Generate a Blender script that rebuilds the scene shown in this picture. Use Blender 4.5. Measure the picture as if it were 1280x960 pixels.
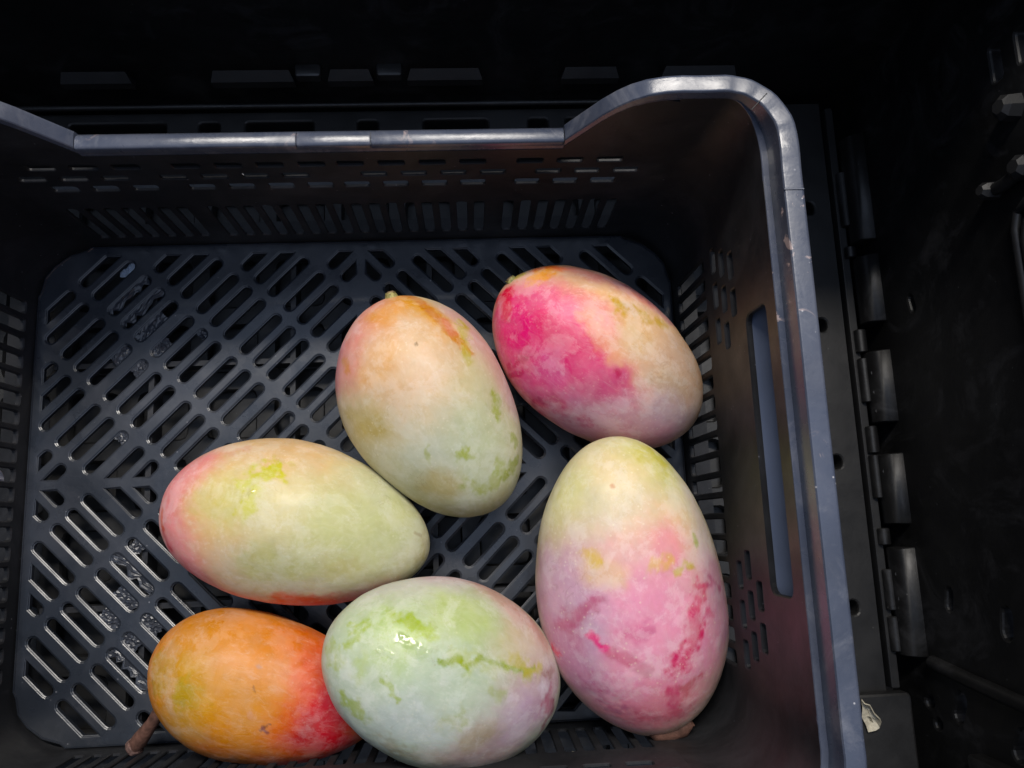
import bpy, math, random
import numpy as np
from mathutils import Vector
from mathutils.geometry import delaunay_2d_cdt

# ------------------------------------------------------------------ camera, light, exposure
D = 0.05                       # one diagonal cell of the crate floor pattern, in metres
S = bpy.context.scene
for o in list(bpy.data.objects):
    bpy.data.objects.remove(o)
COL = S.collection

cam_data = bpy.data.cameras.new('camera')
cam_data.sensor_width = 36.0
cam_data.lens = 28.0125
cam_data.clip_start = 0.01
cam_data.clip_end = 50.0
cam = bpy.data.objects.new('camera', cam_data)
cam.location = (1.2379 * D, -0.6215 * D, 9.1021 * D)
cam.rotation_euler = (0.17557, -0.04703, -0.04020)
COL.objects.link(cam)
S.camera = cam

world = bpy.data.worlds.new('World')
S.world = world
world.use_nodes = True
bg = world.node_tree.nodes['Background']
bg.inputs['Color'].default_value = (0.62, 0.72, 1.0, 1)
bg.inputs['Strength'].default_value = 0.28

def area_lamp(name, pos, target, size, power, color, shape='DISK', size_y=None):
    ld = bpy.data.lights.new(name, 'AREA')
    ld.shape = shape
    ld.size = size
    if size_y:
        ld.size_y = size_y
    ld.energy = power
    ld.color = color
    lo = bpy.data.objects.new(name, ld)
    lo.location = pos
    lo.rotation_euler = (Vector(target) - Vector(pos)).to_track_quat('-Z', 'Y').to_euler()
    COL.objects.link(lo)
    return lo

# the shop lamp behind the crate, and the bluish ceiling light overhead
area_lamp('shop_lamp', (0.10, 1.50, 2.62), (0.02, 0.0, 0.05), 2.0, 106.0, (1.0, 0.935, 0.85), 'RECTANGLE', 0.30)
area_lamp('ceiling_light', (0.1, 0.2, 2.4), (0.1, 0.2, 0.0), 2.8, 20.0, (0.60, 0.74, 1.0), 'SQUARE')

S.view_settings.view_transform = 'Standard'
S.view_settings.look = 'None'
S.view_settings.exposure = 0.0
S.view_settings.gamma = 1.0
S.view_settings.use_curve_mapping = False
S.cycles.max_bounces = 8

rng = random.Random(7)

# ------------------------------------------------------------------ materials
def new_mat(name):
    m = bpy.data.materials.new(name)
    m.use_nodes = True
    nt = m.node_tree
    b = nt.nodes['Principled BSDF']
    return m, nt, b

def N(nt, kind, **inp):
    n = nt.nodes.new(kind)
    for k, v in inp.items():
        if hasattr(n, k) and not k[0].isupper():
            setattr(n, k, v)
        else:
            n.inputs[k.replace('_', ' ')].default_value = v
    return n

def noise(nt, co, scale, detail=4.0, rough=0.55, dist=0.0):
    n = N(nt, 'ShaderNodeTexNoise')
    n.inputs['Scale'].default_value = scale
    n.inputs['Detail'].default_value = detail
    n.inputs['Roughness'].default_value = rough
    n.inputs['Distortion'].default_value = dist
    nt.links.new(co, n.inputs['Vector'])
    return n.outputs['Fac']

def ramp(nt, fac, a, b, ca=0.0, cb=1.0):
    n = N(nt, 'ShaderNodeMapRange')
    n.inputs['From Min'].default_value = a
    n.inputs['From Max'].default_value = b
    n.inputs['To Min'].default_value = ca
    n.inputs['To Max'].default_value = cb
    nt.links.new(fac, n.inputs['Value'])
    return n.outputs['Result']

def math_(nt, op, a, b=None):
    n = N(nt, 'ShaderNodeMath', operation=op)
    for i, v in enumerate((a, b)):
        if v is None:
            continue
        if isinstance(v, (int, float)):
            n.inputs[i].default_value = v
        else:
            nt.links.new(v, n.inputs[i])
    return n.outputs[0]

def mixc(nt, fac, a, b, blend='MIX'):
    n = N(nt, 'ShaderNodeMix', data_type='RGBA', blend_type=blend)
    for i, v in ((0, fac), (6, a), (7, b)):
        if isinstance(v, (int, float)):
            n.inputs[i].default_value = v
        elif isinstance(v, tuple):
            n.inputs[i].default_value = v if len(v) == 4 else v + (1,)
        else:
            nt.links.new(v, n.inputs[i])
    return n.outputs[2]

def plastic(name, base, rough, dust=0.0, dust_col=(0.20, 0.20, 0.22), scuff=0.0, chips=0.0, bump=0.02, spec=0.5):
    m, nt, b = new_mat(name)
    co = N(nt, 'ShaderNodeTexCoord').outputs['Object']
    n1 = noise(nt, co, 60, 6)
    n2 = noise(nt, co, 14, 4)
    c = mixc(nt, ramp(nt, n2, 0.35, 0.7), tuple(x * 0.8 for x in base), tuple(min(1, x * 1.25) for x in base))
    if scuff:
        sc = noise(nt, co, 22, 8, 0.72, 1.5)
        c = mixc(nt, ramp(nt, sc, 0.52, 0.72, 0, scuff), c, (0.26, 0.26, 0.28))
    if dust:
        v = N(nt, 'ShaderNodeTexVoronoi')
        v.inputs['Scale'].default_value = 210
        nt.links.new(co, v.inputs['Vector'])
        d1 = ramp(nt, v.outputs['Distance'], 0.05, 0.10, 1.0, 0.0)
        pick = ramp(nt, noise(nt, co, 37, 3), 0.53, 0.62)
        d = math_(nt, 'MULTIPLY', d1, pick)
        c = mixc(nt, math_(nt, 'MULTIPLY', d, dust), c, dust_col)
        film = ramp(nt, noise(nt, co, 16, 8, 0.7, 0.6), 0.46, 0.75, 0, dust * 0.16)
        c = mixc(nt, film, c, dust_col)
    if chips:
        ch = noise(nt, co, 95, 5, 0.6, 0.8)
        zone = ramp(nt, noise(nt, co, 13, 3), 0.50, 0.60)
        k = math_(nt, 'MULTIPLY', ramp(nt, ch, 0.60, 0.645), zone)
        c = mixc(nt, math_(nt, 'MULTIPLY', k, chips), c, (0.62, 0.47, 0.42))
    nt.links.new(c, b.inputs['Base Color'])
    r = ramp(nt, n1, 0.3, 0.75, rough - 0.07, rough + 0.12)
    nt.links.new(r, b.inputs['Roughness'])
    b.inputs['Specular IOR Level'].default_value = spec
    bp = N(nt, 'ShaderNodeBump')
    bp.inputs['Strength'].default_value = bump * 10
    bp.inputs['Distance'].default_value = 0.0004
    nt.links.new(noise(nt, co, 330, 5, 0.6), bp.inputs['Height'])
    nt.links.new(bp.outputs[0], b.inputs['Normal'])
    return m

M_FLOOR = plastic('crate_floor_plastic', (0.016, 0.020, 0.028), 0.29, dust=1.0, scuff=0.05)
M_WALL = plastic('crate_wall_plastic', (0.0165, 0.017, 0.019), 0.40, dust=0.8, scuff=0.03, spec=0.22)
M_RIM = plastic('crate_rim_worn_lit_plastic', (0.052, 0.062, 0.092), 0.27, dust=0.8, dust_col=(0.45, 0.44, 0.45), scuff=0.40, chips=0.9)  # base lightened and blued for reflected ceiling light; scuffs and chips are wear
M_FLASH = plastic('moulding_flash_plastic', (0.026, 0.030, 0.040), 0.30, dust=0.6, scuff=0.08, bump=0.06)
M_LEDGE = plastic('crate_ledge_lit_plastic', (0.105, 0.130, 0.195), 0.40, dust=0.7)  # black crate plastic with the bluish overhead reflection put into its base colour
M_OUT = plastic('container_plastic', (0.0065, 0.0065, 0.0068), 0.42, dust=0.45, scuff=0.10, spec=0.36, dust_col=(0.14, 0.14, 0.14))
M_OUTBASE = plastic('container_base_plastic', (0.012, 0.012, 0.0125), 0.45, dust=0.4, dust_col=(0.14, 0.14, 0.14))

def simple(name, col, rough, var=0.25, scale=200, spec=0.4):
    m, nt, b = new_mat(name)
    co = N(nt, 'ShaderNodeTexCoord').outputs['Object']
    c = mixc(nt, ramp(nt, noise(nt, co, scale, 6), 0.3, 0.7), tuple(x * (1 - var) for x in col), tuple(min(1, x * (1 + var)) for x in col))
    nt.links.new(c, b.inputs['Base Color'])
    b.inputs['Roughness'].default_value = rough
    b.inputs['Specular IOR Level'].default_value = spec
    bp = N(nt, 'ShaderNodeBump')
    bp.inputs['Strength'].default_value = 0.5
    bp.inputs['Distance'].default_value = 0.0006
    nt.links.new(noise(nt, co, scale * 2, 6), bp.inputs['Height'])
    nt.links.new(bp.outputs[0], b.inputs['Normal'])
    return m

M_STEM = simple('dry_stem', (0.12, 0.058, 0.042), 0.7, 0.5, 260)
M_STEM_END = simple('dry_stem_end', (0.17, 0.10, 0.085), 0.7, 0.6, 400)
M_NUB = simple('green_stem_nub', (0.30, 0.27, 0.09), 0.6, 0.5, 700)
M_NUB_DARK = simple('nub_scar', (0.20, 0.14, 0.07), 0.7, 0.5, 700)
M_HUSK = simple('dry_husk', (0.50, 0.46, 0.36), 0.65, 0.3, 300)
M_FILM = simple('torn_film', (0.42, 0.50, 0.62), 0.15, 0.3, 500, 0.8)
M_PAPER = simple('paper_scrap', (0.75, 0.75, 0.80), 0.6, 0.1, 300)
M_GROUND = simple('concrete_ground', (0.16, 0.155, 0.15), 0.8, 0.25, 40)

# ------------------------------------------------------------------ mesh helpers (all in floor cells, scaled by D)
class MB:
    def __init__(s):
        s.v = []
        s.f = []
    def quadgrid(s, rows, closed_u=False, closed_v=False):
        b = len(s.v); nu = len(rows); nv = len(rows[0])
        for r in rows:
            s.v += [tuple(x) for x in r]
        for i in range(nu if closed_u else nu - 1):
            for j in range(nv if closed_v else nv - 1):
                i2 = (i + 1) % nu; j2 = (j + 1) % nv
                s.f.append((b + i * nv + j, b + i2 * nv + j, b + i2 * nv + j2, b + i * nv + j2))
    def face(s, pts):
        b = len(s.v)
        s.v += [tuple(x) for x in pts]
        s.f.append(tuple(range(b, b + len(pts))))
    def box(s, lo, hi, bev=0.0):
        x0, y0, z0 = lo; x1, y1, z1 = hi
        if bev <= 0:
            c = [(x0, y0, z0), (x1, y0, z0), (x1, y1, z0), (x0, y1, z0), (x0, y0, z1), (x1, y0, z1), (x1, y1, z1), (x0, y1, z1)]
            b = len(s.v); s.v += c
            for q in ((0, 3, 2, 1), (4, 5, 6, 7), (0, 1, 5, 4), (1, 2, 6, 5), (2, 3, 7, 6), (3, 0, 4, 7)):
                s.f.append(tuple(b + k for k in q))
            return
        # bevelled in plan and on top and bottom edges
        def ring(o, z):
            p = []
            for cx, cy, a0 in ((x1, y1, 0), (x0, y1, 90), (x0, y0, 180), (x1, y0, 270)):
                sx = -1 if cx == x1 else 1; sy = -1 if cy == y1 else 1
                for a in (0, 45, 90):
                    t = math.radians(a0 + a)
                    r = bev - o
                    p.append((cx + sx * bev + r * math.cos(t), cy + sy * bev + r * math.sin(t), z))
            return p
        rows = [ring(bev * .6, z0), ring(bev * .15, z0 + bev * .3), ring(0, z0 + bev), ring(0, z1 - bev), ring(bev * .15, z1 - bev * .3), ring(bev * .6, z1)]
        s.quadgrid(rows, closed_v=True)
        s.face(rows[0][::-1]); s.face(rows[-1])
    def tube(s, pts, rad, n=10, caps=True, squash=1.0):
        pts = [Vector(p) for p in pts]
        if isinstance(rad, (int, float)):
            rad = [rad] * len(pts)
        rows = []
        for i, p in enumerate(pts):
            t = (pts[min(i + 1, len(pts) - 1)] - pts[max(i - 1, 0)]).normalized()
            up = Vector((0, 0, 1)) if abs(t.z) < 0.9 else Vector((1, 0, 0))
            a = t.cross(up).normalized(); b = a.cross(t).normalized()
            rows.append([p + a * (rad[i] * math.cos(2 * math.pi * k / n)) + b * (rad[i] * squash * math.sin(2 * math.pi * k / n)) for k in range(n)])
        s.quadgrid(rows, closed_v=True)
        if caps:
            s.face(rows[0]); s.face(rows[-1][::-1])
    def build(s, name, mat, parent=None, smooth=None, merge=True):
        me = bpy.data.meshes.new(name)
        me.from_pydata([(x * D, y * D, z * D) for x, y, z in s.v], [], s.f)
        import bmesh
        bm = bmesh.new(); bm.from_mesh(me)
        if merge:
            bmesh.ops.remove_doubles(bm, verts=bm.verts, dist=1e-6)
        bmesh.ops.recalc_face_normals(bm, faces=bm.faces)
        bm.to_mesh(me); bm.free()
        me.materials.append(mat)
        if smooth:
            me.shade_smooth() if hasattr(me, 'shade_smooth') else None
            me.set_sharp_from_angle(angle=math.radians(smooth))
        o = bpy.data.objects.new(name, me)
        COL.objects.link(o)
        if parent:
            o.parent = parent
        return o

def copy_part(o, parent, rotz=0.0):
    c = o.copy(); COL.objects.link(c); c.parent = parent
    c.rotation_euler = (0, 0, rotz)
    return c

def thing(name, label, cat, loc=(0, 0, 0), group=None):
    o = bpy.data.objects.new(name, None)
    o.empty_display_size = 0.02
    COL.objects.link(o)
    o.location = tuple(x * D for x in loc)
    o['label'] = label; o['category'] = cat
    if group:
        o['group'] = group
    return o

def tag(o, label, cat, group=None):
    o['label'] = label; o['category'] = cat
    if group:
        o['group'] = group
    return o

def clip(poly, nx, ny, c):
    """keep nx*x+ny*y <= c"""
    out = []
    for i in range(len(poly)):
        a = poly[i]; b = poly[(i + 1) % len(poly)]
        da = nx * a[0] + ny * a[1] - c; db = nx * b[0] + ny * b[1] - c
        if da <= 0:
            out.append(a)
        if (da < 0) != (db < 0) and abs(da - db) > 1e-12:
            t = da / (da - db)
            out.append((a[0] + t * (b[0] - a[0]), a[1] + t * (b[1] - a[1])))
    res = []
    for q in out:
        if not res or math.hypot(q[0] - res[-1][0], q[1] - res[-1][1]) > 1e-4:
            res.append(q)
    if len(res) > 1 and math.hypot(res[0][0] - res[-1][0], res[0][1] - res[-1][1]) < 1e-4:
        res.pop()
    return res

def area(p):
    return 0.5 * sum(p[i][0] * p[(i + 1) % len(p)][1] - p[(i + 1) % len(p)][0] * p[i][1] for i in range(len(p)))

def stadium(cx, cy, ang, L, w, n=7):
    r = w / 2; h = L / 2 - r; p = []
    for s, a0 in ((1, -90), (-1, 90)):
        for k in range(n):
            a = math.radians(a0 + 180 * k / (n - 1))
            p.append((s * h + r * math.cos(a), r * math.sin(a)))
    c, s = math.cos(ang), math.sin(ang)
    return [(cx + x * c - y * s, cy + x * s + y * c) for x, y in p]

def rrect(cx, cy, w, h, r, n=4):
    p = []
    for sx, sy, a0 in ((1, 1, 0), (-1, 1, 90), (-1, -1, 180), (1, -1, 270)):
        for k in range(n):
            a = math.radians(a0 + 90 * k / (n - 1))
            p.append((cx + sx * (w / 2 - r) + r * math.cos(a), cy + sy * (h / 2 - r) + r * math.sin(a)))
    return p

def offset(poly, o):
    """convex counter-clockwise polygon, grown by o"""
    n = len(poly); out = []
    for i in range(n):
        a = poly[i - 1]; b = poly[i]; c = poly[(i + 1) % n]
        e1 = (b[0] - a[0], b[1] - a[1]); e2 = (c[0] - b[0], c[1] - b[1])
        l1 = math.hypot(*e1); l2 = math.hypot(*e2)
        n1 = (e1[1] / l1, -e1[0] / l1); n2 = (e2[1] / l2, -e2[0] / l2)
        k = 1 + n1[0] * n2[0] + n1[1] * n2[1]
        k = max(k, 0.6)
        out.append((b[0] + o * (n1[0] + n2[0]) / k, b[1] + o * (n1[1] + n2[1]) / k))
    return out

def inside(pt, poly):
    x, y = pt; r = False; j = len(poly) - 1
    for i in range(len(poly)):
        xi, yi = poly[i]; xj, yj = poly[j]
        if (yi > y) != (yj > y) and x < (xj - xi) * (y - yi) / (yj - yi) + xi:
            r = not r
        j = i
    return r

def fill(outline, holes):
    pts = []; edges = []
    for p in [outline] + holes:
        b = len(pts); n = len(p)
        pts += [Vector(q) for q in p]
        edges += [(b + i, b + (i + 1) % n) for i in range(n)]
    vs, es, fs, *_ = delaunay_2d_cdt(pts, edges, [], 0, 1e-6)
    bbs = [(min(q[0] for q in h), max(q[0] for q in h), min(q[1] for q in h), max(q[1] for q in h), h) for h in holes]
    keep = []
    for f in fs:
        c = (sum(vs[i].x for i in f) / len(f), sum(vs[i].y for i in f) / len(f))
        if not inside(c, outline):
            continue
        if any(b[0] <= c[0] <= b[1] and b[2] <= c[1] <= b[3] and inside(c, b[4]) for b in bbs):
            continue
        keep.append(f)
    return vs, keep

def plate(mb, outline, holes, thick, to3, rings=((0.02, 0.0), (0.012, 0.014), (0.0, 0.02))):
    """sheet with holes; to3(u, v, depth) with depth 0 on the seen face. rings: (growth, depth) of the hole edge, seen face first"""
    holes = [h if area(h) > 0 else h[::-1] for h in holes]
    top = [offset(h, rings[0][0]) for h in holes]
    for d, hs in ((rings[0][1], top), (thick, holes)):
        vs, fs = fill(outline, hs)
        b = len(mb.v)
        mb.v += [to3(v.x, v.y, d) for v in vs]
        mb.f += [tuple(b + i for i in f) for f in fs]
    mb.quadgrid([[to3(x, y, 0) for x, y in outline], [to3(x, y, thick) for x, y in outline]], closed_v=True)
    for h in holes:
        rows = [[to3(x, y, d) for x, y in offset(h, g)] for g, d in rings]
        rows.append([to3(x, y, thick) for x, y in h])
        mb.quadgrid(rows, closed_v=True)

# ------------------------------------------------------------------ ground under everything
g = MB()
g.box((-60, -60, -1.4), (60, 60, -0.8))
ground = g.build('ground', M_GROUND)
ground['kind'] = 'structure'

# ------------------------------------------------------------------ the large folding container the crate stands in
cont = thing('folding_container', 'large black folding plastic container with hinged walls surrounding the fruit crate', 'container', (0, 0, -0.8))
ZOFF = 0.8
def cbuild(mb, name, mat=None, smooth=None, parent=None):
    mb.v = [(x, y, z + ZOFF) for x, y, z in mb.v]
    return mb.build(name, mat or M_OUT, parent or cont, smooth)

# base: grid of square openings under the crate, strips with holes along the walls
mb = MB()
holes = [rrect(x * 0.8, y * 0.8, 0.56, 0.56, 0.08, 3) for x in range(-6, 7) for y in range(-4, 5)]
mb.box((-6.3, -4.7, -0.75), (6.3, 4.7, -0.62))
plate(mb, rrect(0, 0, 11.4, 8.1, 0.1, 3), holes, 0.12, lambda u, v, d: (u, v, -0.45 - d), rings=((0.02, 0.0), (0.0, 0.03)))
cbuild(mb, 'base', M_OUTBASE, 30)

def z_strip(z):
    return lambda u, v, d: (u, v, z - d)
RR = ((0.025, 0.0), (0.008, 0.012), (0.0, 0.03))
# strip along the back wall, with rectangular openings
mb = MB()
back_holes = [rrect(-2.25, 4.28, 1.15, 0.16, 0.05), rrect(-1.58, 4.28, 0.2, 0.13, 0.05)]
back_holes = [rrect(x, 4.30, w, 0.15, 0.04) for x, w in ((-2.95, 1.15), (-1.85, 0.24), (-1.0, 0.82), (0.08, 0.24), (1.17, 0.80), (2.2, 0.24), (3.0, 0.9), (4.0, 0.24), (-4.2, 0.8))]
plate(mb, [(-5.15, 3.95), (5.15, 3.95), (5.15, 4.50), (-5.15, 4.50)], back_holes, 0.3, z_strip(-0.14), RR)
cbuild(mb, 'base_strip', M_OUTBASE, 10)
for sx in (1, -1):
    mb = MB()
    hs = [stadium(sx * 5.53, y, math.pi / 2, 0.16, 0.13) for y in (3.1, 1.6, -0.06, -1.72, -3.2)]
    x0, x1 = (5.2, 5.80) if sx > 0 else (-5.80, -5.2)
    plate(mb, [(x0, -4.5), (x1, -4.5), (x1, 4.5), (x0, 4.5)], hs, 0.25, z_strip(-0.10), RR)
    cbuild(mb, 'base_strip', M_OUTBASE, 10)
mb = MB()
plate(mb, [(-5.15, -4.50), (5.15, -4.50), (5.15, -3.95), (-5.15, -3.95)], [rrect(x, -4.3, 0.8, 0.15, 0.04) for x in (-3, -1, 1, 3)], 0.3, z_strip(-0.14), RR)
cbuild(mb, 'base_strip', M_OUTBASE, 10)
# raised corner block of the base in front of the right wall
mb = MB()
mb.box((5.05, -4.45, -0.099), (5.98, -2.62, 0.10), 0.05)
mb.box((5.83, -2.60, -0.4), (5.93, 4.4, -0.02), 0.02)
cbuild(mb, 'base_corner', M_OUTBASE, 30)

# right wall panel with its holes, standing at x = 6.12
mb = MB()
XW = 6.14
wall_holes = [stadium(-1.58, 0.78, 0.25, 0.24, 0.10), stadium(-1.72, 1.66, 0.2, 0.30, 0.14),
              stadium(-2.72, 0.16, 1.2, 0.17, 0.11), stadium(-2.92, 0.28, 1.2, 0.15, 0.10), stadium(-2.66, 0.72, 0.5, 0.34, 0.15),
              stadium(-2.80, 1.62, 0.6, 0.34, 0.16), rrect(3.36, 2.64, 0.34, 0.13, 0.03), rrect(3.32, 3.02, 0.30, 0.2, 0.03),
              stadium(-1.60, 2.4, 0.2, 0.30, 0.14), stadium(1.6, 0.8, -.25, 0.2, 0.09)]
plate(mb, [(-4.56, -0.7), (4.56, -0.7), (4.56, 5.2), (-4.56, 5.2)], wall_holes, 0.22, lambda u, v, d: (XW + d, u, v), RR)
wr = cbuild(mb, 'wall', M_OUT, 10)
# rounded lower edge of that panel, cut by the hinge notches
def fillet(y0, y1, r=0.13, z=0.2):
    m = MB(); rows = []
    pr = [(6.14, -0.12), (5.99, -0.10), (5.955, -0.04), (5.938, 0.02), (5.936, 0.07), (5.945, 0.12), (5.965, 0.165), (5.995, 0.20), (6.04, 0.228), (6.09, 0.245), (6.143, 0.25)]
    for y in (y0, y0 + 0.015, y1 - 0.015, y1):
        k = 0.02 if y in (y0, y1) else 0.0
        rows.append([(x + k, y, z - k * 0.5) for x, z in pr])
    m.quadgrid(rows)
    m.face(rows[0]); m.face(rows[-1])
    return m
for y0, y1 in ((2.56, 3.92), (1.55, 2.38), (0.36, 1.21), (-0.80, 0.0), (-2.24, -1.06)):
    cbuild(fillet(y0, y1), 'rounded_edge', M_OUT, 50)
# hinge knuckles between panel and base
for y0, y1 in ((1.22, 1.50), (0.62, 1.15), (0.02, 0.34), (-0.5, 0.0), (-1.03, -0.84), (-1.75, -1.3), (-2.2, -1.82), (2.4, 2.54), (2.8, 3.5)):
    m = MB(); m.tube([(5.93, y0, 0.0), (5.93, y0 + .01, 0.0), (5.93, y1 - .01, 0.0), (5.93, y1, 0.0)], [0.06, 0.07, 0.07, 0.06], 12)
    cbuild(m, 'hinge_knuckle', M_OUT, 40)
for y in (0.95, 0.72, 0.5, -0.2, -1.35, -1.62):
    m = MB(); m.tube([(5.985, y, 0.10), (5.96, y, 0.14)], [0.03, 0.022], 8)
    cbuild(m, 'pin', M_OUTBASE, 40)
# vertical stiffener where the panel ends, and the shoulder over it
m = MB(); m.tube([(6.12, -2.27, 0.36), (6.12, -2.33, 0.9), (6.12, -2.41, 1.8), (6.12, -2.5, 3.6)], 0.075, 12)
cbuild(m, 'stiffener', M_OUT, 50)
m = MB(); m.box((5.99, -3.35, 0.98), (6.20, -3.02, 3.5), 0.04); cbuild(m, 'stiffener', M_OUT, 40)
# latch knobs and the bead round the latch recess
for y, z, r in ((2.83, 2.80, 0.13), (2.22, 2.40, 0.09), (2.24, 2.86, 0.12)):
    m = MB(); m.tube([(6.15, y, z), (6.02, y, z), (5.97, y, z + .01)], [r, r * 0.9, r * 0.5], 7)
    cbuild(m, 'latch_knob', M_OUTBASE, 25)
m = MB(); m.tube([(6.10, 2.22, 2.40), (6.07, 2.19, 2.62), (6.10, 2.24, 2.86)], 0.06, 10); cbuild(m, 'latch_bar', M_OUTBASE, 40)
bead = [(6.10, 0.2, 2.62), (6.10, 1.75, 2.62), (6.10, 1.90, 2.68), (6.10, 1.95, 2.82), (6.10, 1.95, 3.4)]
m = MB(); m.tube(bead, 0.045, 8); cbuild(m, 'recess_bead', M_OUTBASE, 50)
m = MB(); m.tube([(p[0], p[1] - 0.11, p[2] + 0.11) for p in bead], 0.045, 8); cbuild(m, 'recess_bead', M_OUTBASE, 50)
# plain left wall, front wall
m = MB(); m.box((-6.36, -4.56, -0.7), (-6.14, 4.56, 5.2), 0.03); cbuild(m, 'wall', M_OUT, 30)
m = MB(); m.box((-6.36, -4.79, -0.7), (6.36, -4.562, 5.2), 0.03); cbuild(m, 'wall', M_OUT, 30)
# back wall panel with its long ribs and hinge lugs
m = MB(); m.box((-6.36, 4.562, -0.7), (6.36, 4.79, 5.2), 0.03); cbuild(m, 'wall', M_OUT, 30)
def rib(x0, x1, z=0.60, out=0.10, h=0.12):
    m = MB()
    y1 = 4.57; y0 = y1 - out
    m.v += [(x0, y0, z - h), (x1, y0, z - h), (x1, y1, z - h), (x0, y1, z - h), (x0, y0, z), (x1, y0, z), (x1 - .05, y1, z + .10), (x0 + .05, y1, z + .10)]
    for q in ((0, 3, 2, 1), (4, 5, 6, 7), (0, 1, 5, 4), (1, 2, 6, 5), (2, 3, 7, 6), (3, 0, 4, 7)):
        m.f.append(q)
    return m
for x0, x1 in ((-3.27, -2.48), (-1.60, -0.66), (-0.28, 0.24), (0.63, 1.50), (2.42, 3.1), (3.6, 4.5), (-5.0, -4.1)):
    cbuild(rib(x0, x1), 'rib', M_OUTBASE)
for x in (-0.47, 0.44):
    m = MB(); m.box((x - 0.145, 4.42, 0.66), (x + 0.145, 4.58, 0.80), 0.035); cbuild(m, 'hinge_lug', M_OUTBASE, 40)
m = MB(); m.tube([(-5.0, 4.50, 0.02), (5.0, 4.50, 0.02)], 0.035, 8); cbuild(m, 'hinge_rod', M_OUTBASE, 50)

# ------------------------------------------------------------------ the fruit crate
crate = thing('fruit_crate', 'black plastic crate with slotted floor and worn rim holding six mangoes', 'crate', (0, 0, -0.45))
COFF = 0.45
def kbuild(mb, name, mat, smooth=None, parent=None):
    mb.v = [(x, y, z + COFF) for x, y, z in mb.v]
    return mb.build(name, mat, parent or crate, smooth)

# floor: diamond pattern of slots, three to a cell, mirrored in both axes
def abs_slots():
    out = []
    for m_ in range(0, 9):
        for n_ in range(0, 7):
            if (m_ + n_) % 2 == 0:
                continue
            for k in (-1, 0, 1):
                cx = m_ / 2 + 0.157 * k; cy = n_ / 2 + 0.157 * k
                if cx + cy > 5.55:
                    continue
                p = stadium(cx, cy, math.radians(135), 0.596, 0.114)
                for nx, ny, c in ((-1, 0, -0.062), (1, 0, 3.575), (0, -1, -0.060), (0, 1, 2.635)):
                    p = clip(p, nx, ny, c)
                    if len(p) < 3:
                        break
                if len(p) < 3 or abs(area(p)) < 0.008:
                    continue
                out.append((p, (m_, n_, k)))
    return out
SL = abs_slots()
floor_holes = []
for sx in (1, -1):
    for sy in (1, -1):
        for p, key in SL:
            q = [(sx * x, sy * y) for x, y in p]
            floor_holes.append(q if area(q) > 0 else q[::-1])
corner = [(3.097, 2.735), (3.15, 2.69), (3.34, 2.63), (3.50, 2.51), (3.60, 2.38), (3.635, 2.21), (3.665, 2.15)]
def loop4(c):
    return [(x, y) for x, y in c][::-1] + [(-x, y) for x, y in c] + [(-x, -y) for x, y in c][::-1] + [(x, -y) for x, y in c]
FO = loop4(corner)
if area(FO) < 0:
    FO = FO[::-1]
mb = MB()
plate(mb, FO, floor_holes, 0.07, lambda u, v, d: (u, v, -d), rings=((0.023, 0.0), (0.014, 0.0040), (0.011, 0.012), (0.0, 0.0168)))
grow = lambda k: [(x * (1 + k / 3.665), y * (1 + k / 2.735)) for x, y in FO]
mb.quadgrid([[(x, y, 0.0) for x, y in FO], [(x, y, 0.010) for x, y in grow(0.006)], [(x, y, 0.008) for x, y in grow(0.016)], [(x, y, -0.03) for x, y in grow(0.034)]], closed_v=True)
kbuild(mb, 'floor', M_FLOOR, 6)
# underside ribs that show through the slots
mb = MB()
for x in (-2.4, -0.8, 0.8, 2.4):
    mb.box((x - 0.03, -2.6, -0.36), (x + 0.03, 2.6, -0.075))
for y in (-1.35, 0, 1.35):
    mb.box((-3.5, y - 0.03, -0.35), (3.5, y + 0.03, -0.076))
kbuild(mb, 'underside_rib', M_WALL)

YB = lambda z: 2.765 + 0.005 * z
XR = lambda z: 3.695 + 0.016 * z
def ztop(x):
    x = abs(x)
    pts = [(0, 2.345), (2.17, 2.345), (2.175, 2.40), (2.30, 2.60), (2.45, 2.84), (2.56, 2.98), (2.66, 3.075), (2.78, 3.145), (2.92, 3.185), (3.06, 3.196)]
    for (a, za), (b, zb) in zip(pts, pts[1:]):
        if x <= b:
            return za + (zb - za) * (x - a) / (b - a)
    return 3.196
XS = [-3.06, -2.92, -2.78, -2.66, -2.56, -2.45, -2.30, -2.175, -2.17, -1.0, 0, 1.0, 2.17, 2.175, 2.30, 2.45, 2.56, 2.66, 2.78, 2.92, 3.06]

# back and front walls
top_edge = [(x, ztop(x) - 0.10) for x in XS]
top_edge[0] = (-3.06, 3.05); top_edge[-1] = (3.06, 3.05)
hs = []
def tall(xs, w, z0, z1):
    return [rrect(x, (z0 + z1) / 2, w, z1 - z0, 0.035, 3) for x in xs]
def sym(a):
    return sorted(a + [-x for x in a])
tx = [0.0935 + 0.187 * k for k in range(8)] + [1.72 + 0.187 * k for k in range(7)]
hs += tall(sym(tx), 0.112, 0.24, 1.08)
rowA = [0.1 + 0.385 * k for k in range(4)] + [1.80 + 0.385 * k for k in range(3)]
hs += [rrect(x, 1.56, 0.25, 0.12, 0.025, 3) for x in sym([q + 0.08 for q in rowA])]
hs += [rrect(x, 1.79, 0.25, 0.10, 0.025, 3) for x in sym([q - 0.11 + 0.385 for q in rowA])]
hs += [rrect(x, 2.02, 0.25, 0.10, 0.025, 3) for x in sym([q + 0.08 for q in rowA])]
mb = MB()
plate(mb, [(-3.06, -0.06), (3.06, -0.06)] + top_edge[::-1], hs, 0.028, lambda u, v, d: (u, YB(v) + d, v), rings=((0.008, 0.0), (0.0, 0.008)))
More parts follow.
